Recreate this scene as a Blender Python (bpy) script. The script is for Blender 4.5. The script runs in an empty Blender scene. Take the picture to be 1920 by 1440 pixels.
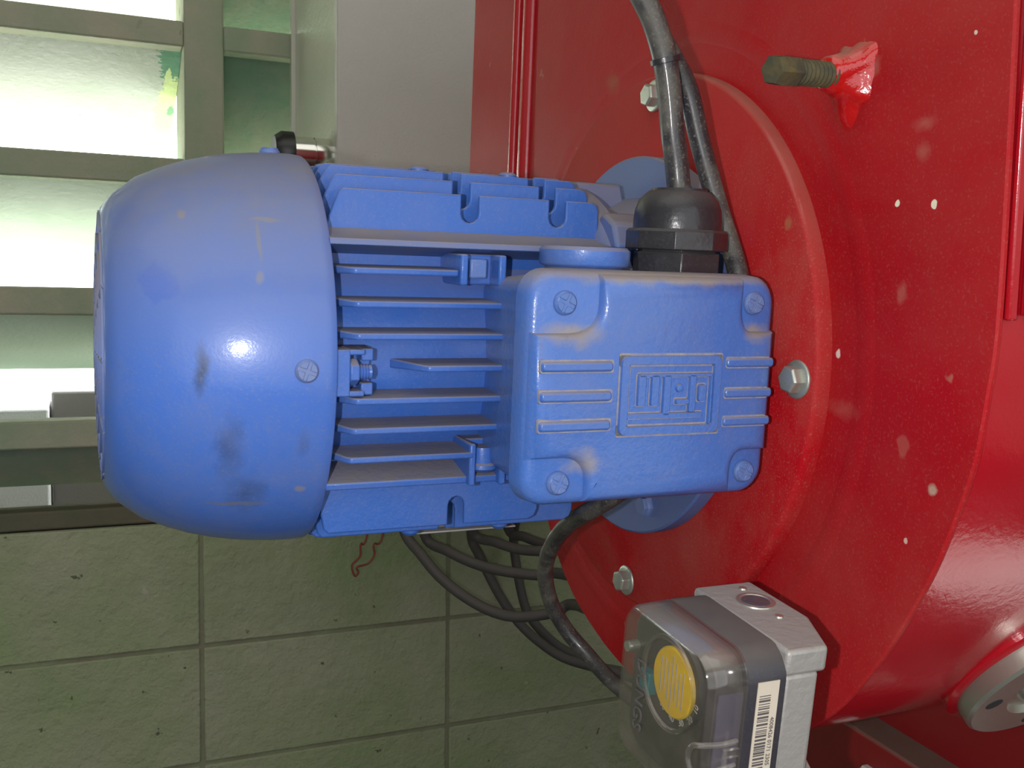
import bpy, bmesh, math, random
from mathutils import Vector, Matrix
R = math.radians
random.seed(7)
S = bpy.context.scene
COL = S.collection

# ------------------------------------------------------------------ camera, world, lights, exposure
F_PX, YAW, PITCH, ROLL = 1897.56, .4043, .068, .0118
fw = Vector((math.sin(YAW)*math.cos(PITCH), math.cos(YAW)*math.cos(PITCH), -math.sin(PITCH)))
rt = Vector((math.cos(YAW), -math.sin(YAW), 0)); up = rt.cross(fw)
rr = math.cos(ROLL)*rt + math.sin(ROLL)*up; uu = -math.sin(ROLL)*rt + math.cos(ROLL)*up
cd = bpy.data.cameras.new('camera'); cam = bpy.data.objects.new('camera', cd); COL.objects.link(cam)
m = Matrix((rr, uu, -fw)).transposed().to_4x4(); m.translation = Vector((0, -.4873, .0162)); cam.matrix_world = m
cd.sensor_width = 36; cd.lens = 36*F_PX/1920; cd.clip_start = .01
S.camera = cam
w = bpy.data.worlds.new('daylight'); S.world = w; w.use_nodes = True
w.node_tree.nodes['Background'].inputs[0].default_value = (.93, 1.0, .90, 1)
w.node_tree.nodes['Background'].inputs[1].default_value = 7.5
def area(name, loc, target, sx, sy, power, col=(1, 1, 1)):
    l = bpy.data.lights.new(name, 'AREA'); l.shape = 'RECTANGLE'; l.size = sx; l.size_y = sy; l.energy = power; l.color = col
    o = bpy.data.objects.new(name, l); COL.objects.link(o); o.location = loc
    o.rotation_euler = (Vector(target)-Vector(loc)).to_track_quat('-Z', 'Y').to_euler(); return o
area('ceiling_light', (-.2, -.9, 1.85), (-.2, -.9, 0), 3.2, 2.0, 20, (1, .97, .9))
area('front_fill', (.2, -2.5, .25), (.2, 0, .1), 4.4, 2.4, 45, (.93, .97, 1))  # added soft ambient fill from the front; wall_front has no opening
sb = bpy.data.lights.new('floor_reflection_spot', 'SPOT'); sb.energy = 4200; sb.spot_size = R(11); sb.spot_blend = .12; sb.shadow_soft_size = .02; sb.color = (1, .97, .95)  # added spot: brightens the floor so the scroll reflects it, no door exists
sbo = bpy.data.objects.new('floor_reflection_spot', sb); COL.objects.link(sbo); sbo.location = (2.4, -.7, 1.5)
sbo.rotation_euler = (Vector((1.62, -.60, -1.2))-Vector((2.4, -.7, 1.5))).to_track_quat('-Z', 'Y').to_euler()
fl = bpy.data.lights.new('phone_flash', 'POINT'); fl.energy = 5.2; fl.shadow_soft_size = .004; fl.color = (1, .97, .98)
flo = bpy.data.objects.new('phone_flash', fl); COL.objects.link(flo); flo.location = (-.042, -.480, .014)
vs = S.view_settings; vs.view_transform = 'Standard'; vs.look = 'None'; vs.gamma = 1; vs.exposure = 0; vs.use_curve_mapping = False

# ------------------------------------------------------------------ materials
def _n(nt, t, **k):
    n = nt.nodes.new(t)
    for a, b in k.items():
        if a in n.inputs: n.inputs[a].default_value = b
        else: setattr(n, a, b)
    return n
def noise(nt, scale, detail=4, rough=.6, lo=.4, hi=.6, warp=0):
    tc = nt.nodes.get('TC') or _n(nt, 'ShaderNodeTexCoord', name='TC')
    no = _n(nt, 'ShaderNodeTexNoise'); no.inputs['Scale'].default_value = scale
    no.inputs['Detail'].default_value = detail; no.inputs['Roughness'].default_value = rough; no.inputs['Distortion'].default_value = warp
    nt.links.new(tc.outputs['Object'], no.inputs['Vector'])
    mr = _n(nt, 'ShaderNodeMapRange'); mr.inputs['From Min'].default_value = lo; mr.inputs['From Max'].default_value = hi
    nt.links.new(no.outputs['Fac'], mr.inputs['Value']); return mr.outputs['Result'], no.outputs['Fac']
def mixc(nt, f, a, b):
    x = _n(nt, 'ShaderNodeMix', data_type='RGBA')
    for s, v in ((x.inputs[0], f), (x.inputs[6], a), (x.inputs[7], b)):
        if isinstance(v, bpy.types.NodeSocket): nt.links.new(v, s)
        elif isinstance(v, (int, float)): s.default_value = v
        else: s.default_value = (*v, 1)
    return x.outputs[2]
def math_(nt, op, a, b=0, c=0):
    x = _n(nt, 'ShaderNodeMath', operation=op); x.use_clamp = op in ('MULTIPLY_ADD', 'ADD') 
    for s, v in zip(x.inputs, (a, b, c)):
        if isinstance(v, bpy.types.NodeSocket): nt.links.new(v, s)
        else: s.default_value = v
    return x.outputs[0]
def material(name, col, rough=.5, metal=0, var=None, vscale=8, dust=0, dcol=(.27, .24, .21), haze=0, hscale=18, spots=None,
             bump=0, bscale=300, coat=0, bump2=0, b2scale=30, dmin=.25, dmax=.95, spec=.5, patches=(), clean=None):
    ma = bpy.data.materials.new(name); ma.use_nodes = True; nt = ma.node_tree; bs = nt.nodes['Principled BSDF']
    c = col; rs = rough
    if var: c = mixc(nt, noise(nt, vscale, 5, .6, .35, .65, .4)[0], col, var)
    if spots:   # (colour, scale, threshold)
        for sc, ss, th in spots: c = mixc(nt, noise(nt, ss, 3, .55, th, th+.03)[0], c, sc)
    for (pp, pr3, pc, pst, psoft) in patches:    # stains and wear with a place and shape of their own
        tc = nt.nodes.get('TC') or _n(nt, 'ShaderNodeTexCoord', name='TC')
        wn_ = _n(nt, 'ShaderNodeTexNoise'); wn_.inputs['Scale'].default_value = 140; wn_.inputs['Detail'].default_value = 3; nt.links.new(tc.outputs['Object'], wn_.inputs['Vector'])
        ws = _n(nt, 'ShaderNodeVectorMath', operation='MULTIPLY_ADD'); nt.links.new(wn_.outputs['Color'], ws.inputs[0])
        q = min(pr3)*1.3+.0008; ws.inputs[1].default_value = (q, q, q); nt.links.new(tc.outputs['Object'], ws.inputs[2])
        v1 = _n(nt, 'ShaderNodeVectorMath', operation='SUBTRACT'); nt.links.new(ws.outputs[0], v1.inputs[0]); v1.inputs[1].default_value = tuple(a+q*.5 for a in pp)
        v2 = _n(nt, 'ShaderNodeVectorMath', operation='DIVIDE'); nt.links.new(v1.outputs[0], v2.inputs[0]); v2.inputs[1].default_value = pr3
        v3 = _n(nt, 'ShaderNodeVectorMath', operation='LENGTH'); nt.links.new(v2.outputs[0], v3.inputs[0])
        pm = _n(nt, 'ShaderNodeMapRange'); nt.links.new(v3.outputs['Value'], pm.inputs['Value']); pm.inputs['From Min'].default_value = 1.0; pm.inputs['From Max'].default_value = 1-psoft
        c = mixc(nt, math_(nt, 'MULTIPLY', pm.outputs['Result'], pst), c, pc)
    mask = None
    if dust:
        g = _n(nt, 'ShaderNodeNewGeometry'); sp = _n(nt, 'ShaderNodeSeparateXYZ'); nt.links.new(g.outputs['Normal'], sp.inputs[0])
        mr = _n(nt, 'ShaderNodeMapRange'); mr.inputs['From Min'].default_value = dmin; mr.inputs['From Max'].default_value = dmax
        nt.links.new(sp.outputs['Z'], mr.inputs['Value'])
        k = math_(nt, 'MULTIPLY_ADD', noise(nt, 60, 5, .7, .3, .7)[0], .3, .7)
        mask = math_(nt, 'MULTIPLY', math_(nt, 'MULTIPLY', mr.outputs['Result'], dust), k)
    if haze:
        h = math_(nt, 'MULTIPLY', noise(nt, hscale, 6, .65, .42, .72, .3)[0], haze)
        sp_ = math_(nt, 'MULTIPLY', noise(nt, 900, 2, .6, .56, .72)[0], haze*1.0)
        h = math_(nt, 'ADD', h, sp_)
        mask = math_(nt, 'MAXIMUM', mask, h) if mask is not None else h
    if mask is not None:
        c = mixc(nt, mask, c, dcol)
        r_ = _n(nt, 'ShaderNodeMapRange'); nt.links.new(mask, r_.inputs['Value'])
        r_.inputs['To Min'].default_value = rough; r_.inputs['To Max'].default_value = .9
        nt.links.new(r_.outputs['Result'], bs.inputs['Roughness'])
        if coat:
            k = math_(nt, 'SUBTRACT', 1.0, mask)
            if clean:    # gloss survives only where the dust has been wiped off
                v1 = _n(nt, 'ShaderNodeVectorMath', operation='SUBTRACT'); nt.links.new(nt.nodes['TC'].outputs['Object'], v1.inputs[0]); v1.inputs[1].default_value = clean[0]
                v2 = _n(nt, 'ShaderNodeVectorMath', operation='DIVIDE'); nt.links.new(v1.outputs[0], v2.inputs[0]); v2.inputs[1].default_value = clean[1]
                v3 = _n(nt, 'ShaderNodeVectorMath', operation='LENGTH'); nt.links.new(v2.outputs[0], v3.inputs[0])
                pm = _n(nt, 'ShaderNodeMapRange'); nt.links.new(v3.outputs['Value'], pm.inputs['Value']); pm.inputs['From Min'].default_value = 1.0; pm.inputs['From Max'].default_value = .6
                k = math_(nt, 'MULTIPLY', k, pm.outputs['Result'])
            nt.links.new(math_(nt, 'MULTIPLY', k, coat), bs.inputs['Coat Weight'])
    else:
        bs.inputs['Roughness'].default_value = rough; bs.inputs['Coat Weight'].default_value = coat
    bs.inputs['Coat Roughness'].default_value = .12
    bs.inputs['Metallic'].default_value = metal; bs.inputs['Specular IOR Level'].default_value = spec
    if isinstance(c, bpy.types.NodeSocket): nt.links.new(c, bs.inputs['Base Color'])
    else: bs.inputs['Base Color'].default_value = (*c, 1)
    last = None
    for amt, sc in ((bump, bscale), (bump2, b2scale)):
        if amt:
            b = _n(nt, 'ShaderNodeBump'); b.inputs['Strength'].default_value = 1; b.inputs['Distance'].default_value = amt
            nt.links.new(noise(nt, sc, 3, .6)[1], b.inputs['Height'])
            if last: nt.links.new(last, b.inputs['Normal'])
            last = b.outputs[0]
    if last: nt.links.new(last, bs.inputs['Normal']); nt.links.new(last, bs.inputs['Coat Normal'])
    return ma
DUST = (.27, .235, .205)
DK, TN = (.030, .040, .060), (.26, .22, .15)
PCOV = [((-.147, -.086, .092), (.0035, .02, .013), DK, .75, .8), ((-.136, -.080, .060), (.007, .03, .018), DK, .5, .95), ((-.128, -.073, .040), (.010, .03, .012), DK, .5, .95), ((-.108, -.08, .062), (.004, .03, .008), DK, .3, .9),
        ((-.162, -.072, .124), (.0085, .03, .009), (.035, .12, .50), .9, .25), ((-.152, -.058, .151), (.0022, .02, .0026), TN, .6, .5), ((-.124, -.073, .142), (.0012, .03, .010), (.16, .18, .26), .8, .5),
        ((-.125, -.082, .128), (.0020, .03, .0030), (.22, .22, .24), .6, .6), ((-.121, -.070, .1505), (.0070, .03, .0012), (.2, .2, .22), .7, .5), ((-.132, -.071, .034), (.016, .03, .0012), (.16, .15, .14), .6, .6),
        ((-.107, -.076, .041), (.0032, .02, .0020), TN, .55, .5), ((-.173, -.036, .150), (.010, .04, .006), (.04, .12, .48), .8, .4)]
SPL = (.44, .14, .11)
PRED = [((-.156, -.185, 1.274), (.03, .007, .004), SPL, .5, .9), ((-.156, -.186, 1.264), (.03, .004, .005), SPL, .45, .8), ((-.156, -.182, 1.210), (.03, .0035, .0050), SPL, .45, .6), ((-.156, -.190, 1.151), (.03, .0032, .0050), SPL, .35, .3),
        ((-.156, -.206, 1.138), (.03, .0028, .0030), (.5, .4, .3), .7, .5), ((-.156, -.175, 1.245), (.03, .0013, .0015), (.8, .75, .55), 1, .2), ((-.156, -.194, 1.244), (.03, .0017, .0021), (.8, .75, .55), 1, .2),
        ((-.156, -.149, 1.183), (.03, .0016, .0022), (.75, .6, .55), .9, .3), ((-.156, .063, 1.320), (.03, .010, .008), (.30, .12, .05), .5, .9), ((-.156, -.145, 1.300), (.03, .016, .009), (.42, .36, .28), .55, .9),
        ((-.156, -.205, 1.304), (.03, .001, .001), (.8, .75, .6), .8, .3), ((-.156, -.196, 1.115), (.03, .0012, .0014), (.7, .5, .4), .8, .3), ((-.156, -.201, 1.077), (.03, .012, .010), SPL, .15, .9), ((-.156, -.155, 1.160), (.03, .012, .005), SPL, .3, .9)]
BLUE = (.060, .150, .500)
PLID = [((-.012, -.128, .1105), (.016, .03, .0060), (.26, .22, .18), .8, .8), ((.077, -.128, .1120), (.010, .03, .0055), (.28, .24, .19), .8, .8), ((-.004, -.128, .0580), (.0095, .03, .0085), (.30, .27, .25), .75, .8),
        ((.030, -.128, .1345), (.062, .03, .0050), (.27, .23, .18), .8, .7), ((-.028, -.09, .10), (.006, .04, .045), (.16, .16, .17), .6, .8)]
PBL = [((1.347, .11, .705), (.030, .5, .042), (.17, .36, .24), .95, .1), ((1.347, .11, .628), (.028, .5, .048), (.74, .84, .42), .95, .1), ((1.335, .12, .668), (.006, .5, .020), (.74, .84, .42), .9, .1), ((1.343, .12, .640), (.006, .5, .005), (.17, .36, .24), .9, .2)]
M = dict(
    cover=material('blue_cover_paint', BLUE, .30, dust=.85, dcol=(.205, .197, .195), haze=.24, hscale=30, var=(.052, .135, .46), coat=.42, bump=.00005, bscale=650, dmin=-.1, dmax=.88, spec=.3, patches=PCOV,
                   spots=[((.05, .075, .14), 24, .70)]),
    body=material('blue_cast_paint', (.038, .122, .435), .34, dust=.9, dcol=DUST, haze=.13, coat=.12, spec=.3, bump=.0002, bscale=350, dmin=.3, dmax=.85),
    box=material('blue_box_paint', (.056, .146, .455), .32, dust=.85, dcol=DUST, haze=.17, hscale=26, coat=.25, spec=.35, patches=PLID, bump=.00022, bscale=380, dmin=.1, dmax=.8),
    screw=material('blue_screw_paint', (.08, .16, .42), .4, haze=.3, dcol=DUST),
    shield=material('dusty_blue_paint', (.06, .13, .38), .5, dust=1, dcol=(.22, .20, .20), haze=.5, hscale=12, dmin=-.3, dmax=.7),
    red=material('red_paint', (.40, .006, .012), .36, var=(.36, .008, .013), dust=.7, dcol=(.34, .16, .12), haze=.17, hscale=7, coat=.0, spec=.06, bump=.00016, bscale=260, bump2=.0008, b2scale=14, dmin=.2, dmax=.95, patches=PRED,
                 spots=[((.42, .10, .08), 55, .715)]),
    redcover=material('red_cover_paint', (.40, .006, .012), .36, dust=.75, dcol=(.34, .16, .12), haze=.30, hscale=14, coat=1.0, clean=((-.164, -.108, 1.253), (.05, .034, .034)), spec=.04, bump=.00012, bscale=420, dmin=.0, dmax=.8, patches=[((-.156, -.120, 1.237), (.03, .003, .004), (.35, .12, .05), .7, .5)]),
    redgloss=material('glossy_red_paint', (.42, .003, .012), .2, haze=.05, dcol=(.3, .12, .1), coat=.7, bump=.0001, bscale=300),
    reddark=material('dark_red_paint', (.22, .004, .008), .4, dust=.95, dcol=(.16, .12, .09), haze=.04),
    redwet=material('thick_red_enamel', (.50, .006, .006), .18, coat=.8, dust=.8, dcol=(.36, .30, .22), dmin=.45, dmax=.9, bump=.0006, bscale=160),
    zinc=material('zinc_plated_steel', (.50, .52, .46), .38, metal=.75, haze=.35, dcol=(.30, .30, .25)),
    rust=material('rusty_steel', (.055, .055, .035), .8, metal=.2, var=(.12, .095, .035), vscale=120, bump=.0004, bscale=300),
    steel=material('bright_steel', (.52, .53, .46), .3, metal=.8, haze=.15, dcol=(.4, .38, .3)),
    bore=material('bore_shade_metal', (.16, .17, .20), .35, metal=.6, bump=.0008, bscale=260),  # darker tone on a flat disc paints the shade inside the port
    hole=material('hole_shade', (.02, .02, .02), .8),  # black for flat discs, painting the shade inside the screw holes
    black=material('black_plastic', (.022, .021, .025), .28, dust=.5, dcol=(.15, .14, .13), haze=.10, dmin=.1, dmax=1.0, bump=.0003, bscale=200),
    cable=material('black_cable_sheath', (.030, .029, .031), .35, dust=.35, haze=.75, hscale=50, dcol=(.16, .15, .12), coat=.25),
    greycable=material('grey_cable_sheath', (.075, .068, .064), .6, dust=.5, haze=.2, dcol=(.17, .15, .12)),
    cast=material('cast_aluminium', (.36, .34, .32), .5, metal=.35, haze=.3, dust=.35, dcol=(.34, .31, .27), bump=.0005, bscale=220),
    swblack=material('switch_black_plastic', (.028, .026, .034), .4, dust=.6, haze=.12, dcol=(.19, .16, .13), dmin=.2, dmax=1.1),
    swinner=material('switch_inner_plastic', (.055, .048, .046), .5),
    swface=material('switch_side_plastic', (.10, .09, .14), .45, haze=.15, dcol=(.2, .18, .16)),
    yellow=material('yellow_dial', (.95, .62, .0), .45),
    white=material('white_print', (.62, .60, .55), .6),
    label=material('paper_label', (.60, .52, .42), .6, var=(.55, .48, .38), vscale=60),
    ink=material('black_ink', (.09, .08, .08), .6),
    teal=material('teal_terminal_plastic', (.03, .22, .24), .4),
    cabinet=material('grey_powder_coat', (.49, .47, .425), .42, bump=.0006, bscale=230, haze=.1, dcol=(.33, .30, .24), coat=.1),
    cabside=material('grey_gloss_side', (.50, .50, .40), .28, bump=.0009, bscale=120, coat=.3),
    chrome=material('chrome', (.75, .75, .70), .16, metal=1),
    knob=material('black_knob', (.012, .012, .012), .35),
    conc=material('painted_block', (.235, .295, .145), .8, var=(.33, .34, .225), vscale=4, bump=.003, bscale=85, bump2=.006, b2scale=26,
                  spots=[((.10, .11, .06), 44, .685), ((.38, .37, .28), 27, .70), ((.26, .14, .07), 11, .735)], haze=.25, hscale=7, dcol=(.22, .21, .17), spec=.2),
    mortar=material('painted_mortar', (.225, .245, .15), .85, var=(.19, .175, .12), vscale=12, bump=.002, bscale=60, spec=.2),
    frame=material('raw_concrete', (.35, .33, .245), .85, var=(.25, .30, .20), vscale=6, bump=.002, bscale=70, spec=.2, spots=[((.12, .19, .11), 9, .64), ((.22, .10, .07), 28, .75)]),
    bar0=material('stained_sill_concrete', (.13, .11, .08), .9, var=(.09, .10, .06), vscale=8, bump=.002, bscale=70, spec=.1),
    blade=material('white_washed_concrete', (.62, .62, .58), .85, var=(.54, .57, .50), vscale=5, bump=.0015, bscale=90, spec=.15, spots=[((.11, .27, .15), 3.2, .73), ((.25, .23, .18), 40, .74)]),
    bladepatch=material('paint_spattered_concrete', (.62, .62, .58), .85, var=(.54, .57, .50), vscale=5, bump=.0015, bscale=90, spec=.15, patches=PBL, spots=[((.25, .23, .18), 40, .74)]),
    bladegreen=material('green_tinted_concrete', (.58, .72, .58), .85, var=(.64, .75, .64), vscale=4, bump=.0015, bscale=90, spec=.15),
    bladeshade=material('shaded_green_concrete', (.24, .25, .19), .85, var=(.13, .22, .15), vscale=6, bump=.002, bscale=70, spec=.15),  # green concrete, darkened to paint in the weaker daylight of the closed bays
    render=material('grey_render', (.17, .155, .165), .85, bump=.001),
    kerb=material('pale_kerb_concrete', (.60, .58, .66), .85, bump=.001),
    floor=material('grey_floor', (.085, .08, .08), .6, var=(.06, .058, .055), vscale=3),
    wall=material('pale_wall_paint', (.42, .43, .38), .8), ceil=material('ceiling_paint', (.5, .5, .47), .85),
    redwire=material('brown_red_wire', (.22, .035, .02), .5),
    tag=material('aluminium_plate', (.45, .44, .42), .4, metal=.4),
)
def clear_plastic():
    ma = bpy.data.materials.new('clear_polycarbonate'); ma.use_nodes = True; nt = ma.node_tree; nt.nodes.clear()
    out = _n(nt, 'ShaderNodeOutputMaterial'); tr = _n(nt, 'ShaderNodeBsdfTransparent'); tr.inputs[0].default_value = (.95, .94, .93, 1)
    gl = _n(nt, 'ShaderNodeBsdfGlossy'); gl.inputs['Roughness'].default_value = .12; gl.inputs[0].default_value = (.9, .9, .9, 1)
    df = _n(nt, 'ShaderNodeBsdfDiffuse'); df.inputs[0].default_value = (.30, .27, .24, 1)
    lw = _n(nt, 'ShaderNodeLayerWeight'); lw.inputs[0].default_value = .35
    fr = _n(nt, 'ShaderNodeMath', operation='MULTIPLY_ADD'); nt.links.new(lw.outputs['Facing'], fr.inputs[0]); fr.inputs[1].default_value = .25; fr.inputs[2].default_value = .03
    g = _n(nt, 'ShaderNodeNewGeometry'); sp = _n(nt, 'ShaderNodeSeparateXYZ'); nt.links.new(g.outputs['Normal'], sp.inputs[0])
    mr = _n(nt, 'ShaderNodeMapRange'); mr.inputs['From Min'].default_value = .2; mr.inputs['From Max'].default_value = 1
    mr.inputs['To Max'].default_value = .45; nt.links.new(sp.outputs['Z'], mr.inputs['Value'])
    d = math_(nt, 'MAXIMUM', mr.outputs['Result'], math_(nt, 'MULTIPLY', noise(nt, 40, 6, .7, .3, .8, .5)[0], .17))
    m1 = _n(nt, 'ShaderNodeMixShader'); nt.links.new(d, m1.inputs[0]); nt.links.new(tr.outputs[0], m1.inputs[1]); nt.links.new(df.outputs[0], m1.inputs[2])
    m2 = _n(nt, 'ShaderNodeMixShader'); nt.links.new(fr.outputs[0], m2.inputs[0]); nt.links.new(m1.outputs[0], m2.inputs[1]); nt.links.new(gl.outputs[0], m2.inputs[2])
    nt.links.new(m2.outputs[0], out.inputs[0]); return ma
M['clear'] = clear_plastic()

# ------------------------------------------------------------------ geometry helpers
def rrect(x0, x1, y0, y1, r, n=5):
    pts = []
    for cx, cy, a0 in ((x1-r, y1-r, 0), (x0+r, y1-r, 90), (x0+r, y0+r, 180), (x1-r, y0+r, 270)):
        for i in range(n+1):
            a = R(a0+90*i/n); pts.append((cx+r*math.cos(a), cy+r*math.sin(a)))
    return pts
AX = {'x': lambda a, p, q: (a, p, q), 'y': lambda a, p, q: (p, a, q), 'z': lambda a, p, q: (p, q, a)}
class G:
    def __init__(s): s.bm = bmesh.new()
    def box(s, x0, x1, y0, y1, z0, z1): return s.prism([(x0, y0), (x1, y0), (x1, y1), (x0, y1)], 'z', z0, z1)
    def prism(s, poly, ax, a0, a1, inset=0):
        f = AX[ax]
        lo = [s.bm.verts.new(f(a0, *p)) for p in poly]
        if inset:
            c = (sum(p[0] for p in poly)/len(poly), sum(p[1] for p in poly)/len(poly))
            q = [(p[0]+(c[0]-p[0])*inset, p[1]+(c[1]-p[1])*inset) for p in poly]
        else: q = poly
        hi = [s.bm.verts.new(f(a1, *p)) for p in q]
        n = len(poly)
        s.bm.faces.new(lo); s.bm.faces.new(hi[::-1])
        for i in range(n): s.bm.faces.new((lo[i], hi[i], hi[(i+1) % n], lo[(i+1) % n]))
        return s
    def stack(s, rings, ax):    # rings: list of (a, poly) with same vertex count
        f = AX[ax]; vs_ = [[s.bm.verts.new(f(a, *p)) for p in poly] for a, poly in rings]; n = len(vs_[0])
        s.bm.faces.new(vs_[0]); s.bm.faces.new(vs_[-1][::-1])
        for k in range(len(vs_)-1):
            for i in range(n): s.bm.faces.new((vs_[k][i], vs_[k+1][i], vs_[k+1][(i+1) % n], vs_[k][(i+1) % n]))
        return s
    def lathe(s, prof, ax='x', c=(0, 0), n=48, closed=False, rot=0):
        f = AX[ax]; rings = []
        for a, r in prof:
            if r < 1e-6: rings.append([s.bm.verts.new(f(a, c[0], c[1]))]); continue
            rings.append([s.bm.verts.new(f(a, c[0]+r*math.cos(rot+2*math.pi*i/n), c[1]+r*math.sin(rot+2*math.pi*i/n))) for i in range(n)])
        pairs = list(zip(rings, rings[1:])) + ([(rings[-1], rings[0])] if closed else [])
        for A, B in pairs:
            for i in range(n):
                j = (i+1) % n
                if len(A) == 1 and len(B) == 1: break
                if len(A) == 1: s.bm.faces.new((A[0], B[j], B[i]))
                elif len(B) == 1: s.bm.faces.new((A[i], A[j], B[0]))
                else: s.bm.faces.new((A[i], A[j], B[j], B[i]))
        if not closed:
            for ring in (rings[0], rings[-1]):
                if len(ring) > 1: s.bm.faces.new(ring)
        return s
    def tube(s, pts, r, n=14, sub=8, cap=True):
        P = [Vector(p) for p in pts]; C = []
        for i in range(len(P)-1):
            p0 = P[max(i-1, 0)]; p1 = P[i]; p2 = P[i+1]; p3 = P[min(i+2, len(P)-1)]
            for k in range(sub):
                t = k/sub
                C.append(.5*((2*p1)+(-p0+p2)*t+(2*p0-5*p1+4*p2-p3)*t*t+(-p0+3*p1-3*p2+p3)*t**3))
        C.append(P[-1]); u = None; rings = []
        for i, c in enumerate(C):
            T = (C[min(i+1, len(C)-1)]-C[max(i-1, 0)]).normalized()
            if u is None: u = T.orthogonal().normalized()
            u = (u-T*u.dot(T)).normalized(); v = T.cross(u)
            rings.append([s.bm.verts.new(c+r*(math.cos(2*math.pi*k/n)*u+math.sin(2*math.pi*k/n)*v)) for k in range(n)])
        for A, B in zip(rings, rings[1:]):
            for i in range(n): s.bm.faces.new((A[i], A[(i+1) % n], B[(i+1) % n], B[i]))
        if cap: s.bm.faces.new(rings[0]); s.bm.faces.new(rings[-1])
        return s
    def xf(s, mat): bmesh.ops.transform(s.bm, matrix=mat, verts=s.bm.verts); return s
    def out(s, name, mat, parent=None, bevel=0, seg=2, sharp=38, kind=None, base=None):
        bmesh.ops.recalc_face_normals(s.bm, faces=s.bm.faces)
        off = Vector(BASE.get(parent.name, (0, 0, 0))) if parent else Vector(base or (0, 0, 0))
        bmesh.ops.translate(s.bm, vec=-off, verts=s.bm.verts)
        me = bpy.data.meshes.new(name); s.bm.to_mesh(me); s.bm.free()
        me.materials.append(M[mat]); me.shade_smooth(); me.set_sharp_from_angle(angle=R(sharp))
        o = bpy.data.objects.new(name, me); COL.objects.link(o)
        if parent: o.parent = parent
        else: o.location = off
        BASE[o.name] = tuple(off)
        if bevel:
            b = o.modifiers.new('bevel', 'BEVEL'); b.width = bevel; b.segments = seg; b.limit_method = 'ANGLE'; b.angle_limit = R(35)
        if kind: o['kind'] = kind
        return o
BASE = {}
def tag(o, label=None, cat=None, group=None):
    if label: o['label'] = label
    if cat: o['category'] = cat
    if group: o['group'] = group
    return o
def empty(name, base, tilt=0):   # base given in the tilted frame
    o = bpy.data.objects.new(name, None); COL.objects.link(o); o.empty_display_size = .05
    o.location = Matrix.Rotation(tilt, 3, 'X') @ Vector(base); o.rotation_euler = (tilt, 0, 0); BASE[o.name] = tuple(base); return o
def place(o, tilt):              # tilt a top-level mesh built in the burner frame
    o.location = Matrix.Rotation(tilt, 3, 'X') @ Vector(BASE[o.name]); o.rotation_euler = (tilt, 0, 0); return o
TB = R(4.3); TS = R(7.5)

# ------------------------------------------------------------------ room shell
FZ, CZ, XL, XR, YF, YW = -1.2, 1.9, -2.6, 2.6, -2.6, 1.1
SILL, HEAD = -.301, 1.02
def struct(o): o['kind'] = 'structure'; return o
struct(G().box(XL-.1, XR+.1, YF-.1, YW+.3, FZ-.1, FZ).out('floor', 'floor', base=(0, 0, FZ)))
struct(G().box(XL-.1, XR+.1, YF-.1, YW+.3, CZ, CZ+.1).out('ceiling', 'ceil', base=(0, 0, CZ)))
struct(G().box(XL-.1, XL, YF-.1, YW+.3, FZ, CZ).out('wall_left', 'wall', base=(XL, 0, FZ)))
struct(G().box(XR, XR+.1, YF-.1, YW+.3, FZ, CZ).out('wall_right', 'wall', base=(XR, 0, FZ)))
struct(G().box(XL, XR, YF-.1, YF, FZ, CZ).out('wall_front', 'wall', base=(0, YF, FZ)))
PX = [.148-.45*k for k in range(4)][::-1] + [.548]     # left edge of each louver post; each bay is .343 wide
WX0, WX1 = PX[0], PX[-1]+.057
g = G().box(XL, XR, YW+.0030, YW+.2, FZ, SILL-.002).box(XL, WX0, YW+.0030, YW+.2, SILL-.002, CZ).box(WX1, XR, YW+.0030, YW+.2, SILL-.002, CZ).box(WX0, WX1, YW+.0030, YW+.2, HEAD, CZ)
wall = struct(g.out('wall_back', 'mortar', base=(0, YW, FZ)))
def block(x0, x1, z0, z1):
    j = .0030; d = random.uniform(-.0008, .0008); G_ = G().box(x0+j, x1-j, YW+d, YW+.03, z0+j, z1-j)
    return G_.out('concrete_block', 'conc', wall, bevel=.0025, seg=2)
zs = [SILL, -.4976, -.684, -.874, -1.064, FZ]
for k in range(5):
    for i in range(-4, 6):
        x0 = .166+.401*i; x1 = x0+.401
        if x0 > 1.6 or x1 < -1.2: continue
        block(x0, x1, zs[k+1], zs[k])
for k in range(7):
    for i in range(3):
        x0 = WX1+.401*i; block(x0, x0+.401, SILL+.19*k, SILL+.19*(k+1))
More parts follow.
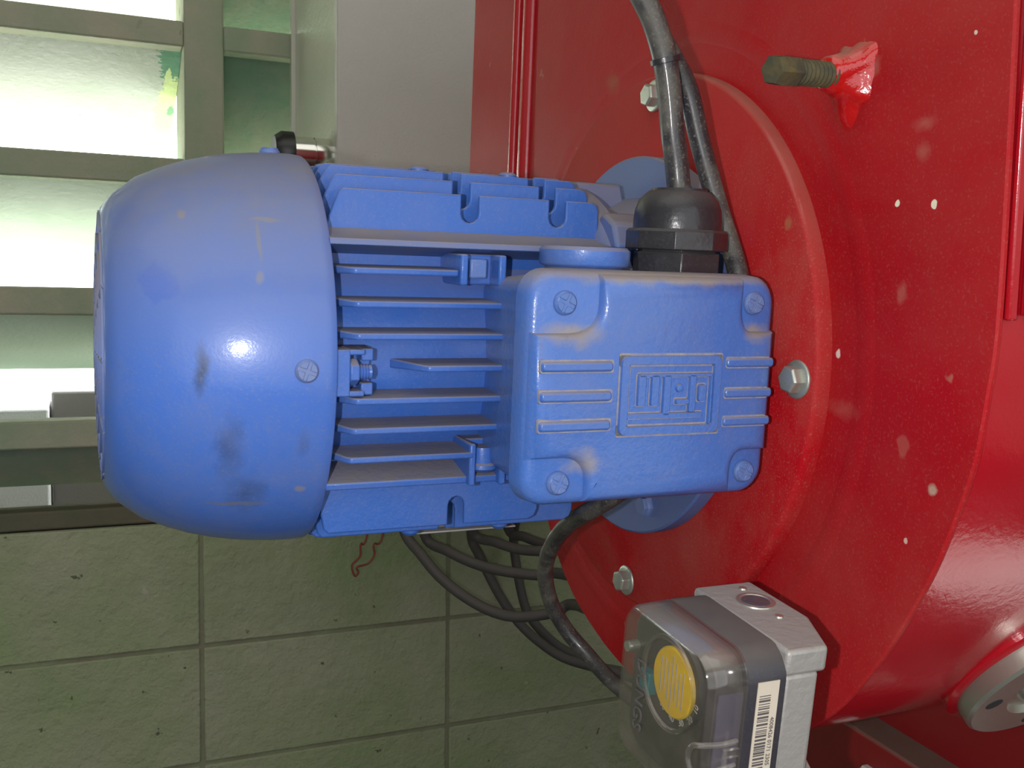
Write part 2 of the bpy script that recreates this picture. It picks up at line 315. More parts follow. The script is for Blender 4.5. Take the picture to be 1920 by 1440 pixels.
# ------------------------------------------------------------------ precast louver window
win = bpy.data.objects.new('window_1', None); COL.objects.link(win); win.location = (WX0, YW, SILL); BASE['window_1'] = (WX0, YW, SILL); win['kind'] = 'structure'
BZ = [-.301, -.1835, .0085, .2025, .4045, .606, .808, .99]       # bottom of each bar
BH = [.027, .040, .040, .039, .037, .037, .037, .030]
for x in PX: G().box(x, x+.057, YW, YW+.13, SILL, HEAD).out('frame_post', 'frame', win, bevel=.003)
for bi in range(4):
    x0, x1 = PX[bi]+.057, PX[bi+1]
    for k, z in enumerate(BZ):
        G().box(x0, x1, YW+.001, YW+.055, z, z+BH[k]).out('frame_bar', 'bar0' if k == 0 else 'frame', win, bevel=.003)
    for k in range(7):
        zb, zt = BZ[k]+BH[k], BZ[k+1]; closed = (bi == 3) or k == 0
        gap, mat, yo = (.004, 'bladeshade', .05) if closed else (.058, 'bladegreen' if k == 1 else 'blade', .22)
        if bi == 2 and k == 3: mat = 'bladepatch'
        if k == 0: gap = .022
        if bi == 3 and k > 0: gap, yo = .024, .095
        h = zt-zb; poly = []
        for t in (0, .3, .6, .85, 1): poly.append((YW+.03+yo*t**1.25, zt+.004-(h-gap)*t))
        th = .014; poly2 = poly + [(y+th, z+.004) for y, z in poly[::-1]]
        G().prism(poly2, 'x', x0+.0005, x1-.0005).out('louver_blade', mat, win)
tag(win, None)
# things outside the louvers
tag(G().box(-.047, .45, YW+.36, YW+.5, FZ, -.128).out('masonry_pier', 'render', bevel=.004, base=(.2, YW+.4, FZ)), 'grey rendered block outside, seen low through the louver left of the fan cover', 'block')
tag(G().box(-1.6, -.05, YW+.30, YW+.5, FZ, -.152).out('outside_kerb', 'kerb', bevel=.004, base=(-.8, YW+.4, FZ)), 'pale kerb outside, thin strip at the foot of the lowest bright louver opening', 'kerb')

# ------------------------------------------------------------------ electrical cabinet on the wall
cab = empty('electrical_cabinet', (.505, YW, -.12)); tag(cab, 'light grey steel electrical cabinet hung on the block wall behind the motor', 'cabinet')
CX0, CX1, CY0, CZ0, CZ1 = .305, .705, .80, -.12, .90
G().box(CX0+.004, CX1-.004, CY0+.018, YW-.006, CZ0, CZ1).out('cabinet_body', 'cabside', cab, bevel=.003)
G().box(CX0-.002, CX0+.010, YW-.012, YW+.0, CZ0, CZ1).out('mounting_rail', 'cabside', cab, bevel=.001)
G().box(CX0, CX1, CY0, CY0+.016, CZ0, CZ1).out('cabinet_door', 'cabinet', cab, bevel=.003)
sw = G().lathe([(CX0+.005, .024), (CX0-.017, .024), (CX0-.0175, .0225), (CX0-.019, .0225), (CX0-.0195, .024), (CX0-.044, .0235)], 'x', (.86, .222), 40).out('rotary_switch', 'chrome', cab)
G().lathe([(CX0-.044, .0235), (CX0-.045, .0275), (CX0-.060, .0275), (CX0-.069, .021), (CX0-.069, 0)], 'x', (.86, .224), 32).out('switch_knob', 'knob', sw)

# ------------------------------------------------------------------ burner fan casing (red)
cas = empty('burner_fan_casing', (.45, 0, -1.17), TB); tag(cas, 'red steel burner fan casing that the blue motor is bolted to', 'burner')
XP = .2936
near = [(-.2090, .46), (-.2150, .25), (-.2212, .1417), (-.2248, .0883), (-.2279, .030), (-.2266, .0053), (-.2245, -.017), (-.2199, -.035), (-.2130, -.057), (-.2046, -.0767), (-.1886, -.1069),
        (-.1644, -.1408), (-.1350, -.1650), (-.1000, -.1830), (-.0600, -.1940), (-.0200, -.1965), (.0174, -.1921), (.0450, -.1860), (.0763, -.1746), (.0978, -.1610), (.1170, -.1430), (.1360, -.1180),
        (.1530, -.0850), (.1650, -.0480), (.1720, .0), (.1745, .0600), (.1736, .1025), (.1763, .1618), (.1781, .2196), (.184, .46)]
def dense(pts, n=4):
    P = [Vector(p) for p in pts]; o = []
    for i in range(len(P)-1):
        p0, p1, p2, p3 = P[max(i-1, 0)], P[i], P[i+1], P[min(i+2, len(P)-1)]
        for k in range(n):
            t = k/n; o.append(tuple(.5*((2*p1)+(-p0+p2)*t+(2*p0-5*p1+4*p2-p3)*t*t+(-p0+3*p1-3*p2+p3)*t**3)))
    o.append(tuple(P[-1])); return o
outl = dense(near)
G().prism(outl, 'x', XP, XP+.003).out('side_plate', 'red', cas, bevel=.0008, seg=1)
G().prism([(y*.995, z*.995 if z < .3 else z) for y, z in outl], 'x', XP+.0028, .475).out('scroll_band', 'redgloss', cas, sharp=25)
# folded flange strip and rear box beyond the far edge of the scroll
G().box(.3005, .70, .166, .321, -.06, .46).out('rear_duct', 'red', cas, bevel=.002)
bead = G(); bead.lathe([(-.058, .0042), (.458, .0042)], 'z', (.3005, .2265), 20); bead.out('pressed_bead', 'redgloss', cas)
bead = G(); bead.lathe([(-.058, .0072), (.458, .0072)], 'z', (.302, .205), 20); bead.out('pressed_bead', 'redgloss', cas)
G().box(.475, .95, -.19, .30, -.245, .46).out('burner_body', 'reddark', cas, bevel=.002)
G().box(.450, .95, -.135, .15, -1.17, -.243).out('base_frame', 'reddark', cas, bevel=.002)
G().lathe([(.4505, .0085), (.446, .0085), (.4455, .0075), (.440, .0070), (.4395, 0)], 'x', (-.0325, -.268), 6).out('base_bolt', 'white', cas, bevel=.0004)
# raised panel on the near face of the scroll
pg = G(); pz = [(-.2168+.0, .46)]
tilt = math.atan2(-.2285+.2168, .0235-.26)
pg.prism([(-.2305, .0352), (-.2270, .0352), (-.2170, .26), (-.2090, .46), (-.2122, .46), (-.2198, .26)], 'x', .3045, .46)
pp = pg.out('access_panel', 'redgloss', cas, bevel=.0008)
pg = G(); pg.prism([(-.2297, .0335), (-.2270, .0335), (-.2168, .26), (-.2088, .46), (-.2108, .46), (-.2186, .26)], 'x', .2966, .3008)
pg.out('panel_lip', 'redgloss', cas, bevel=.0008)
# circular inlet cover plate + bolts
cp = G().lathe([(.2936, .1459), (.2880, .1459), (.2865, .1452), (.2857, .1438), (.2857, 0)], 'x', (0, 0), 128).out('inlet_cover', 'redcover', cas)
G().lathe([(.2937, .160), (.29335, .1625), (.2932, .166), (.29335, .1695), (.2937, .172), (.2950, .172), (.2950, .160)], 'x', (0, 0), 128, closed=True).out('pressed_step', 'red', cas)
def hexbolt(y, z, rot, r=.0062):
    return G().lathe([(.2856, .0085), (.2846, .0085), (.2842, .0080), (.2840, .0068)], 'x', (y, z), 24).lathe([(.2842, r), (.2800, r), (.2791, r*.86), (.2790, 0)], 'x', (y, z), 6, rot=rot).out('cover_bolt', 'zinc', cp, bevel=.0003)
for y, z, rt_ in ((0, .1345, .3), (-.1345, 0, .1), (0, -.1345, .7), (.1345, 0, .4)): hexbolt(y, z, rt_)
# rusty adjusting bolt in its welded nut
by, bz = -.143, .1265
nut = G(); nr = []
for xx, rr0, am in ((XP+.001, .0150, .11), (XP-.0012, .0136, .11), (XP-.0035, .0112, .10), (XP-.0065, .0090, .08), (XP-.0105, .0077, .05), (XP-.0135, .0070, .02), (XP-.0145, .0056, 0)):
    ring = []
    for k in range(40):
        a = 2*math.pi*k/40; q = rr0*(1+am*(math.sin(3*a+.7)+.6*math.sin(5*a+2+xx*300)+.45*math.sin(9*a+xx*700)))
        q += .006*max(0, 1-abs((a-4.75)/.5))*(am > .09)      # paint run below
        ring.append((by+q*math.cos(a), bz+q*math.sin(a)))
    nr.append((xx, ring))
nut.stack(nr, 'x')
wn = nut.out('welded_nut', 'redwet', cas, sharp=60)
th = G(); prof = [(XP-.010, 0), (XP-.010, .0040)]
x = XP-.010
while x > .2600: prof += [(x-.0008, .0052), (x-.0011, .0052), (x-.0024, .0037)]; x -= .0025
th.lathe(prof+[(.2580, .0039), (.2580, 0)], 'x', (0, 0), 24)
th.lathe([(.2590, .0048), (.2580, .0062), (.2490, .0063), (.2455, .0056), (.2452, 0)], 'x', (0, 0), 6, rot=.2)
piv = Vector((XP-.002, 0, 0)); Mx = Matrix.Translation((0, by, bz)) @ Matrix.Translation(piv) @ Matrix.Rotation(R(12), 4, 'Z') @ Matrix.Rotation(R(-4), 4, 'Y') @ Matrix.Translation(-piv)
th.xf(Mx).out('rusty_bolt', 'rust', cas, bevel=.0004)
# silver inspection ring on the underside of the scroll
ph = R(37); dn = Vector((0, -math.cos(ph), -math.sin(ph)))
ring_r = .046; rc = Vector((.4100, -.1690, -.1270))
Mr = Matrix.Translation(rc) @ dn.to_track_quat('X', 'Z').to_matrix().to_4x4()
pr_ = G().lathe([(-.02, ring_r+.0035), (.0045, ring_r+.0035), (.0060, ring_r+.0015), (.0060, 0)], 'x', (0, 0), 64).xf(Mr).out('port_collar', 'redgloss', cas)
ir = G().lathe([(.005, ring_r-.001), (.0135, ring_r-.001), (.0150, ring_r-.0025), (.0150, ring_r-.020), (.0120, ring_r-.022), (.0120, ring_r-.027), (.0165, ring_r-.030), (.0165, 0)], 'x', (0, 0), 64).xf(Mr).out('port_ring', 'steel', pr_)
for k in range(4):
    a = R(195+90*k)
    G().lathe([(.0140, .0042), (.0152, .0042), (.0152, 0)], 'x', ((ring_r-.011)*math.cos(a), (ring_r-.011)*math.sin(a)), 16).xf(Mr).out('port_screw_hole', 'hole', pr_)

# ------------------------------------------------------------------ electric motor (blue)
mot = empty('electric_motor', (.19, 0, -.092), TB); tag(mot, 'blue dusty flange mounted electric motor with cooling fins and terminal box', 'motor')
cov = [(.0088, .0600), (.0092, .0625), (.014, .0690), (.0237, .0768), (.0330, .0812), (.0430, .0850), (.0530, .0877), (.0630, .0896), (.0730, .0908), (.0815, .0914), (.0900, .0915), (.0938, .0911), (.0945, .0905),
       (.0945, .0892), (.0850, .0893), (.0630, .0878), (.0430, .0832), (.0237, .0750), (.0120, .0610), (.0110, .0590)]
cov = [(x_, r_*.990) for x_, r_ in cov]
fc = G().lathe(cov, 'x', (0, -.0006), 96, closed=True).out('fan_cover', 'cover', mot)
gr = G()
for i, r in enumerate((.058, .049, .040, .031, .022, .013)):
    xx = .0112-.0042*math.sqrt(max(0, 1-(r/.066)**2))
    gr.lathe([(xx-.0012, r-.0012), (xx-.0012, r+.0012), (xx+.0012, r+.0012), (xx+.0012, r-.0012)], 'x', (0, 0), 64, closed=True)
for k in range(12):
    a = math.pi*2*k/12; pts = []
    for r in (.006, .02, .034, .048, .060):
        pts.append((.0112-.0042*math.sqrt(1-(r/.066)**2), r*math.cos(a), r*math.sin(a)))
    gr.tube(pts, .0013, 6, 2)
gr.lathe([(.0058, 0), (.0058, .009), (.0075, .0095), (.0075, 0)], 'x', (0, 0), 32)
gr.out('fan_grille', 'shield', fc)
def cross_screw(name, parent, mat, r, depth, Mm, sl=.62):
    """pan-head screw with a cut cross, axis -Y before Mm"""
    s_ = G(); n = 32; w_ = r*.13; L = r*sl
    s_.lathe([(0, r), (-depth*.55, r*.97), (-depth, r*.78), (-depth, r*.72)], 'y', (0, 0), n)
    # rim disc broken by four wedges -> raised quadrants around a sunken cross
    for q in range(4):
        a0 = q*math.pi/2; pts = []
        for t in range(7):
            a = a0+.18+(math.pi/2-.36)*t/6; pts.append((r*.80*math.cos(a), r*.80*math.sin(a)))
        pts.append((w_*math.cos(a0+math.pi/4)*1.6, w_*math.sin(a0+math.pi/4)*1.6))
        s_.prism(pts, 'y', -depth*.9, -depth*1.25)
    return s_.xf(Mm).out(name, mat, parent, bevel=.0002, seg=1)
def rad_screw(ang, x, r0):   # screw on the cover rim at angle (0 = towards the camera)
    Mm = Matrix.Rotation(-ang, 4, 'X') @ Matrix.Translation((x, -r0, 0)) @ Matrix.Rotation(R(20), 4, 'Y')
    return cross_screw('cover_screw', fc, 'screw', .0049, .0022, Mm)
for k in range(4): rad_screw(k*math.pi/2, .0822, .0895)
# core with bolted end shield and flange
G().lathe([(.060, .060), (.064, .0665), (.0925, .0672), (.228, .0672), (.2285, .060)], 'x', (0, 0), 72).out('stator_housing', 'body', mot)
G().lathe([(.226, .079), (.229, .0835), (.237, .0835), (.240, .0780), (.255, .0740), (.266, .0790), (.2768, .0800)], 'x', (0, 0), 72).out('end_shield', 'shield', mot)
flg = G().lathe([(.2762, .1012), (.2772, .1022), (.2850, .1022), (.2857, .1015), (.2857, 0), (.2762, 0)], 'x', (0, 0), 96).out('mounting_flange', 'shield', mot)
for k in range(4):
    a = R(90-22+90*k); cy, cz = .0880*math.cos(a), .0880*math.sin(a)
    G().lathe([(.2768, .0060), (.2745, .0060), (.2740, .0052), (.2715, .0052), (.2710, 0)], 'x', (cy, cz), 6).out('flange_bolt', 'screw', flg, bevel=.0003)
for k in range(4):   # ears of the end shield with tie-bolt holes
    a = R(45+90*k); e = G()
    e.prism([(.055*math.cos(a+s)*f, .055*math.sin(a+s)*f) for s, f in ((-.30, 1), (-.13, 1.60), (0, 1.66), (.13, 1.60), (.30, 1))], 'x', .2290, .2620)
    e.out('shield_ear', 'shield', mot, bevel=.002)
e = G().prism([(-.014, .066), (.016, .066), (.010, .0855), (-.004, .0866)], 'x', .229, .266); e.out('shield_lug', 'shield', mot, bevel=.002)
# fins: horizontal ones towards camera / away, vertical ones up / down
RF = .0895; RC = .0660
XE = .2275
def fin_profile(h0, h1, x0=.0905, x1=XE, notches=(), taper=.010, endr=.004):
    """list of (x, h) around one fin seen flat; U notches cut from the tip"""
    p = [(x0, h0), (x0+.001, h0+(h1-h0)*.12), (x0+taper, h1-.002), (x0+taper+.002, h1)]
    for nx, nw, nd in notches:
        p.append((nx-nw/2, h1))
        for t in range(7):
            a = math.pi+math.pi*t/6; p.append((nx+nw/2*math.cos(a), h1-nd+nw/2+nw/2*math.sin(a)))
        p.append((nx+nw/2, h1))
    p += [(x1-endr, h1), (x1-.3*endr, h1-.3*endr), (x1, h1-endr), (x1, h0)]
    return p
def fin(side, c, prof, t=.0030, t2=.0022):
    g_ = G(); n = len(prof); A, B = [], []
    hmin = min(h for _, h in prof); hmax = max(h for _, h in prof)
    for x, h in prof:
        f = (h-hmin)/(hmax-hmin+1e-9); ww = (t*(1-f)+t2*f)/2
        for L, sg in ((A, -1), (B, 1)):
            if side == 'front': co = (x, -h, c+sg*ww)
            elif side == 'back': co = (x, h, c+sg*ww)
            elif side == 'top': co = (x, c+sg*ww, h)
            else: co = (x, c+sg*ww, -h)
            L.append(g_.bm.verts.new(co))
    g_.bm.faces.new(A); g_.bm.faces.new(B[::-1])
    for i in range(n): g_.bm.faces.new((A[i], B[i], B[(i+1) % n], A[(i+1) % n]))
    return g_.out('cooling_fin', 'body', mot, bevel=.0007, seg=2)
def root(c): return math.sqrt(RC*RC-c*c)-.002 if abs(c) < RC*.95 else .02
offs = [0, .0133, -.0133, .0262, -.0262, .0395, -.0395, .0515, -.0515]
for c in offs:
    tip = math.sqrt(RF*RF-c*c); tt = {0: .0865, 133: .0863, 262: .0848, 395: .0803, 515: .0738}[round(abs(c)*1e4)]; tb = {0: .0903, 133: .0898, 262: .0873, 395: .0836, 515: .0783}[round(abs(c)*1e4)]
    # top and bottom
    fin('top', c, fin_profile(root(c), tt, taper=.012, notches=((.1625, .0085, .0125), (.2060, .0085, .0125))))
    fin('bottom', c, fin_profile(root(c), tb, taper=.008, x1=.2025 if c < -.04 else XE, endr=.005, notches=((.1607, .0080, .0135),)))
    fin('back', c, fin_profile(root(c), tip))
    x0, x1 = .0915, .1680
    if c == 0: x0, x1 = .1215, .1680
    if abs(abs(c)-.0395) < .001: x1 = .1490 if c > 0 else .1590
    if abs(abs(c)-.0515) < .001: x1 = .2270 if c > 0 else .1600
    fin('front', c, fin_profile(root(c), tip-.0008, x0=x0, x1=x1, endr=.002), t=.0042 if abs(c) < .05 else .005, t2=.0026)
# sloping ledge over the top front fin and its twin below
G().prism([(-.048, .0455), (-.0530, .0570), (-.0600, .0545), (-.0745, .0525), (-.0752, .0500), (-.048, .0450)], 'x', .094, .2275).out('corner_ledge', 'shield', mot, bevel=.0006)
G().prism([(-.048, -.0455), (-.0520, -.0535), (-.0745, -.0530), (-.0752, -.0500), (-.048, -.0440)], 'x', .094, .1985).out('corner_ledge', 'body', mot, bevel=.0006)
# bosses with square bolts between the fins (unused foot pads)
b1 = G().box(.1490, .1525, -.0800, -.05, .0345, .0478).box(.1665, .1700, -.0800, -.05, .0345, .0478).box(.15, .169, -.0690, -.05, .0345, .0478).out('foot_boss', 'body', mot, bevel=.0009)
G().box(.1548, .1625, -.0760, -.068, .0375, .0458).out('boss_nut', 'screw', b1, bevel=.0008)
b2 = G().box(.1565, .1595, -.0790, -.05, -.0535, -.0345).box(.1708, .1740, -.0790, -.05, -.0535, -.0345).box(.157, .173, -.0670, -.05, -.0535, -.0345).out('foot_boss', 'body', mot, bevel=.0009)
G().lathe([(-.0370, .0052), (-.0385, .0055), (-.0440, .0055), (-.0448, .0068), (-.0465, .0070), (-.0480, .0052), (-.0485, 0)], 'z', (.1650, -.0720), 20).out('boss_nut', 'body', b2)
for x_, sg in ((.148, 1), (.1935, 1), (.1475, -1), (.1945, -1)):
    G().lathe([(sg*.074, .0050), (sg*(.0860 if sg > 0 else .0885), .0046), (sg*(.0872 if sg > 0 else .0900), .0030), (sg*(.0872 if sg > 0 else .0900), 0)], 'z', (x_, -.0200 if sg > 0 else -.024), 20).out('tie_boss', 'body', mot)
# earth terminal next to the cover
et = G().box(.0900, .1005, -.0870, -.06, -.0112, .0080).box(.1000, .1065, -.0868, -.06, .0058, .0080).box(.1000, .1065, -.0868, -.06, -.0112, -.0090)\
    .box(.1060, .1110, -.0830, -.06, .0030, .0080).box(.1060, .1110, -.0830, -.06, -.0112, -.0062).box(.0990, .1120, -.0740, -.06, -.0112, .0080).out('earth_terminal', 'body', mot, bevel=.0006)
G().lathe([(.1004, .0050), (.1008, .0056), (.1040, .0056), (.1045, .0050), (.1045, 0)], 'x', (-.0825, -.0016), 6, rot=.5).out('terminal_nut', 'body', et, bevel=.0003)
pf = [(.1040, 0), (.1040, .0030)]
for k in range(4): pf += [(.1047+k*.0012, .0033), (.1053+k*.0012, .0028)]
G().lathe(pf+[(.1100, .0031), (.1106, .0022), (.1106, 0)], 'x', (-.0825, -.0016), 20).out('terminal_stud', 'body', et)
# terminal box
BX0, BX1, BZ0, BZ1 = .1600, .2780, -.0520, .0440
bb = G().stack([(-.060, rrect(.1672, .2560, -.0455, .0375, .006)), (-.100, rrect(.1655, .2600, -.0480, .0410, .008)), (-.1125, rrect(.1635, .2740, -.0500, .0425, .010))], 'y').out('terminal_box', 'box', mot, bevel=.0008)
lidp = rrect(BX0, BX1, BZ0, BZ1, .011, 6)
# scalloped right edge: bites between the ribs
def edge_wave(poly):
    o = []
    for x_, z_ in poly: o.append((x_, z_))
    i = next(k for k in range(len(o)) if o[k][0] > BX1-.0002 and o[(k+1) % len(o)][0] < BX1 and k > 0) if False else None
    return o
lp = []
for x_, z_ in lidp[21:]: lp.append((x_, z_))       # bottom-right corner arc ends at the right side going up
for zc_ in (-.0182, -.0060, .0070):
    lp += [(BX1, zc_-.0032), (BX1-.0016, zc_-.0012), (BX1-.0016, zc_+.0012), (BX1, zc_+.0032)]
lp += lidp[:21]
lp[0:0] = []
def shrink(poly, d):
    cx, cz = (BX0+BX1)/2, (BZ0+BZ1)/2; sx = 1-d/((BX1-BX0)/2); sz = 1-d/((BZ1-BZ0)/2)
    return [(cx+(x_-cx)*sx, cz+(z_-cz)*sz) for x_, z_ in poly]
lid = G().stack([(-.1125, shrink(lp, .0012)), (-.1135, lp), (-.1225, shrink(lp, .0006)), (-.1250, shrink(lp, .0020)), (-.1262, shrink(lp, .0042))], 'y').out('box_lid', 'box', bb, bevel=.0006)
# raised field with a bite at each screw corner
screws = [(.1757, .0308), (.2652, .0320), (.1762, -.0418), (.2662, -.0413)]
def field(in_, d):
    x0, x1, z0, z1 = BX0+in_, BX1-in_, BZ0+in_, BZ1-in_; P = []
    for (cx, cz), (sx, sz), rx, rz in zip((screws[1], screws[0], screws[2], screws[3]), ((1, 1), (-1, 1), (-1, -1), (1, -1)), (.0064, .0150, .0115, .0082), (.0118, .0118, .0100, .0094)):
        rx += d; rz += d
        ex = x1 if sx > 0 else x0; ez = z1 if sz > 0 else z0
        A_ = (ex, cz-sz*rz); B_ = (cx-sx*rx, ez); arc = []
        for t in range(9):
            a = math.pi/2*t/8; arc.append((cx-sx*rx*math.sin(a)**.8, cz-sz*rz*math.cos(a)**.8 if t < 8 else cz))
        seq = [A_]+arc+[B_]
        if sx*sz < 0: seq = seq[::-1]
        P += seq
    return P
G().stack([(-.1250, field(.0016, 0)), (-.1278, field(.0026, .0006)), (-.1294, field(.0048, .0016)), (-.1302, field(.0078, .0030)), (-.1304, field(.0110, .0045))], 'y').out('lid_field', 'box', bb)
for sx_, sz_ in screws:
    cross_screw('lid_screw', bb, 'screw', .0050, .0022, Matrix.Translation((sx_, -.1262, sz_)) @ Matrix.Rotation(R(25), 4, 'Y'))
M['settled'] = material('settled_dust', (.30, .27, .25), .95, var=(.16, .19, .34), vscale=160, bump=.0003, bscale=500)
dz = G()
def dustpad(x0, x1, z0, z1, e=.0008, a=-.1306):
    dz.stack([(-.1295, rrect(x0-e, x1+e, z0-e*.7, z1+e, .0009, 3)), (a, rrect(x0-e*.6, x1+e*.6, z0-e*.4, z1+e*.6, .0008, 3))], 'y')
for zc_ in (.0060, -.0060, -.0178):
    dustpad(.1650, .1965, zc_-.0023, zc_+.0023)
    G().stack([(-.1302, rrect(.1645, .1965, zc_-.0023, zc_+.0023, .0012, 2)), (-.1322, rrect(.1655, .1958, zc_-.0014, zc_+.0014, .0008, 2))], 'y').out('lid_rib', 'box', bb, bevel=.0004)
for zc_ in (.0070, -.0060, -.0182):
    dustpad(.2510, .2725, zc_-.0022, zc_+.0022, .0006)
    G().stack([(-.1300, rrect(.2505, .2752, zc_-.0022, zc_+.0022, .0012, 2)), (-.1316, rrect(.2512, .2742, zc_-.0014, zc_+.0014, .0008, 2))], 'y').out('lid_rib', 'box', bb, bevel=.0004)
# embossed emblem
LX0, LX1, LZ0, LZ1 = .2000, .2482, -.0226, .0104
em = G()
def bar(x0, x1, z0, z1, r=.0006, a0=-.1300, a1=-.1320):
    dustpad(x0, x1, z0, z1, .0005)
    em.stack([(a0, rrect(x0, x1, z0, z1, r, 2)), (a1, rrect(x0+.0004, x1-.0004, z0+.0004, z1-.0004, r*.7, 2))], 'y')
def ringf(x0, x1, z0, z1, t, r):
    o1 = rrect(x0, x1, z0, z1, r, 5); i1 = rrect(x0+t, x1-t, z0+t, z1-t, max(r-t, .0006), 5); q = .0004
    o2 = rrect(x0+q, x1-q, z0+q, z1-q, r-q, 5); i2 = rrect(x0+t-q, x1-t+q, z0+t-q, z1-t+q, max(r-t, .0006), 5)
    vv = [[em.bm.verts.new((p[0], a, p[1])) for p in P_] for a, P_ in ((-.1300, o1), (-.1318, o2), (-.1318, i2), (-.1300, i1))]
    for A_, B_ in ((0, 1), (1, 2), (2, 3)):
        for i in range(len(o1)): em.bm.faces.new((vv[A_][i], vv[B_][i], vv[B_][(i+1) % len(o1)], vv[A_][(i+1) % len(o1)]))
def LX(u): return LX0+(LX1-LX0)*(u-130)/(1170-130)
def LZ(v): return LZ1+(LZ0-LZ1)*(v-120)/(1000-120)
ringf(LX0, LX1, LZ0, LZ1, .0040, .0032)
bar(LX(310), LX(1075), LZ(365), LZ(315)); bar(LX(300), LX(385), LZ(680), LZ(330)); bar(LX(435), LX(520), LZ(680), LZ(330)); bar(LX(560), LX(640), LZ(790), LZ(330))
bar(LX(200), LX(985), LZ(820), LZ(750)); bar(LX(830), LX(905), LZ(760), LZ(330)); bar(LX(695), LX(840), LZ(670), LZ(600)); bar(LX(925), LX(1015), LZ(645), LZ(440), .0014)
bar(LX(1045), LX(1080), LZ(900), LZ(340), .0004)
em.lathe([(-.1300, .0020), (-.1315, .0016), (-.1319, 0)], 'y', (LX(740), LZ(485)), 16)
em.out('embossed_emblem', 'box', bb)
for q_ in ((LX0-.0006, LX1+.0006, LZ0-.0006, LZ0+.0046), (LX0-.0006, LX1+.0006, LZ1-.0046, LZ1+.0008), (LX0-.0006, LX0+.0046, LZ0, LZ1), (LX1-.0044, LX1+.0005, LZ0, LZ1)): dustpad(*q_, .0001)
dz.out('settled_dust', 'settled', bb)
# entry plug and cable gland on top of the box
G().lathe([(.0400, .0168), (.0435, .0172), (.0440, .0165), (.0450, .0190), (.0458, .0196), (.0515, .0196), (.0530, .0180), (.0532, 0)], 'z', (.2005, -.0930), 56).out('entry_plug', 'box', bb)
GX, GY = .2460, -.0930
gl_ = G().lathe([(.0400, .0205), (.0520, .0205), (.0522, .0185), (.0532, .0185)], 'z', (GX, GY), 6, rot=R(6)).out('cable_gland', 'black', mot, bevel=.0008)
gl_['label'] = 'black plastic cable gland on top of the blue terminal box'
G().lathe([(.0530, .0190), (.0532, .0222), (.0535, .0226), (.0610, .0226), (.0622, .0216), (.0624, .0195)], 'z', (GX, GY), 8, rot=R(12)).out('gland_nut', 'black', gl_, bevel=.0012)
G().lathe([(.0622, .0196), (.0665, .0196), (.0710, .0190), (.0750, .0175), (.0775, .0150), (.0788, .0135), (.0790, .0125), (.0800, .0122), (.0800, .0050)], 'z', (GX, GY), 48).out('gland_dome', 'black', gl_)
# rating plate under the motor
G().box(.1560, .2130, -.0040, .0260, -.0968, -.0958).box(.160, .209, .002, .022, -.0960, -.0880).out('rating_plate', 'tag', mot, bevel=.0003)

# ------------------------------------------------------------------ cables
c1 = G().tube([(.2462, -.093, .0780), (.2452, -.093, .0830), (.2435, -.093, .0920), (.2405, -.0935, .1035), (.2375, -.094, .1190), (.2335, -.0945, .1343), (.2280, -.095, .1470), (.2215, -.095, .1572), (.2100, -.095, .172), (.190, -.094, .192)], .0053, 20, 8).out('power_cable', 'cable', base=(.2462, -.093, .079))
place(c1, TB); tag(c1, 'dusty black power cable rising from the gland on the terminal box', 'cable')
tie = G().lathe([(-.0012, .0053), (-.0012, .0064), (.0012, .0064), (.0012, .0053)], 'z', (0, 0), 28, closed=True).box(.0055, .0082, -.0014, .0014, -.0016, .0016)
tie.xf(Matrix.Translation((.2337, -.0945, .1338)) @ Matrix.Rotation(R(-17), 4, 'Y')).out('cable_tie', 'black', c1, bevel=.0002)
c2 = G().tube(C2 := [(.2150, -.088, .178), (.2336, -.088, .1467), (.2416, -.088, .1363), (.2503, -.088, .1235), (.2578, -.088, .1032), (.2647, -.089, .0848), (.2705, -.091, .0683), (.2735, -.095, .0563), (.2745, -.101, .0440), (.2760, -.1065, .025), (.2765, -.1075, 0), (.2740, -.1060, -.022), (.2600, -.0960, -.0420), (.2430, -.0780, -.0560), (.2330, -.0570, -.0730), (.2355, -.0200, -.0935), (.2411, .0100, -.1157), (.2481, .0300, -.1368), (.2580, .0400, -.1593), (.2690, .0400, -.1775), (.2790, .0300, -.1905), (.2860, .0150, -.2000), (.2950, -.0100, -.2080), (.315, -.05, -.225), (.33, -.08, -.24)], .0047, 18, 8).out('looped_cable', 'cable', base=(.25, .02, -.11))
place(c2, TB); tag(c2, 'thick black cable passing behind the terminal box and looping below the motor', 'cable')

# ------------------------------------------------------------------ pressure switch
sw_ = empty('pressure_switch', (.23, -.18, -.14), TS); tag(sw_, 'square pressure switch with yellow dial under a clear cover, bottom of view', 'switch')
Y0, Y1, Z0, Z1 = -.2112, -.1490, -.1395, -.0765
def yz(r, d=0): return rrect(Y0+d, Y1-d, Z0+d, Z1-d, r, 6)
base = G().prism([(.2325, Y0), (.2506, Y0), (.2612, -.1870), (.2607, Y1), (.2325, Y1)], 'z', -.0865, Z1).prism([(.2325, Y0), (.2474, Y0), (.2560, -.1870), (.2560, Y1), (.2325, Y1)], 'z', -.1270, -.0860).prism([(.2325, Y0), (.2510, Y0), (.2612, -.1870), (.2607, Y1), (.2325, Y1)], 'z', Z0, -.1265)
base = base.out('aluminium_base', 'cast', sw_, bevel=.0016, seg=3)
base['label'] = 'cast aluminium base'
G().lathe([(Z1-.0002, .0080), (Z1+.0006, .0078), (Z1+.0006, .0066), (Z1+.0003, .0064), (Z1+.0003, 0)], 'z', (.2490, -.1690), 32).out('pressure_port', 'steel', base)
G().lathe([(Z1+.0003, .0058), (Z1+.0005, .0056), (Z1+.0005, 0)], 'z', (.2490, -.1690), 32).out('port_bore', 'bore', base)
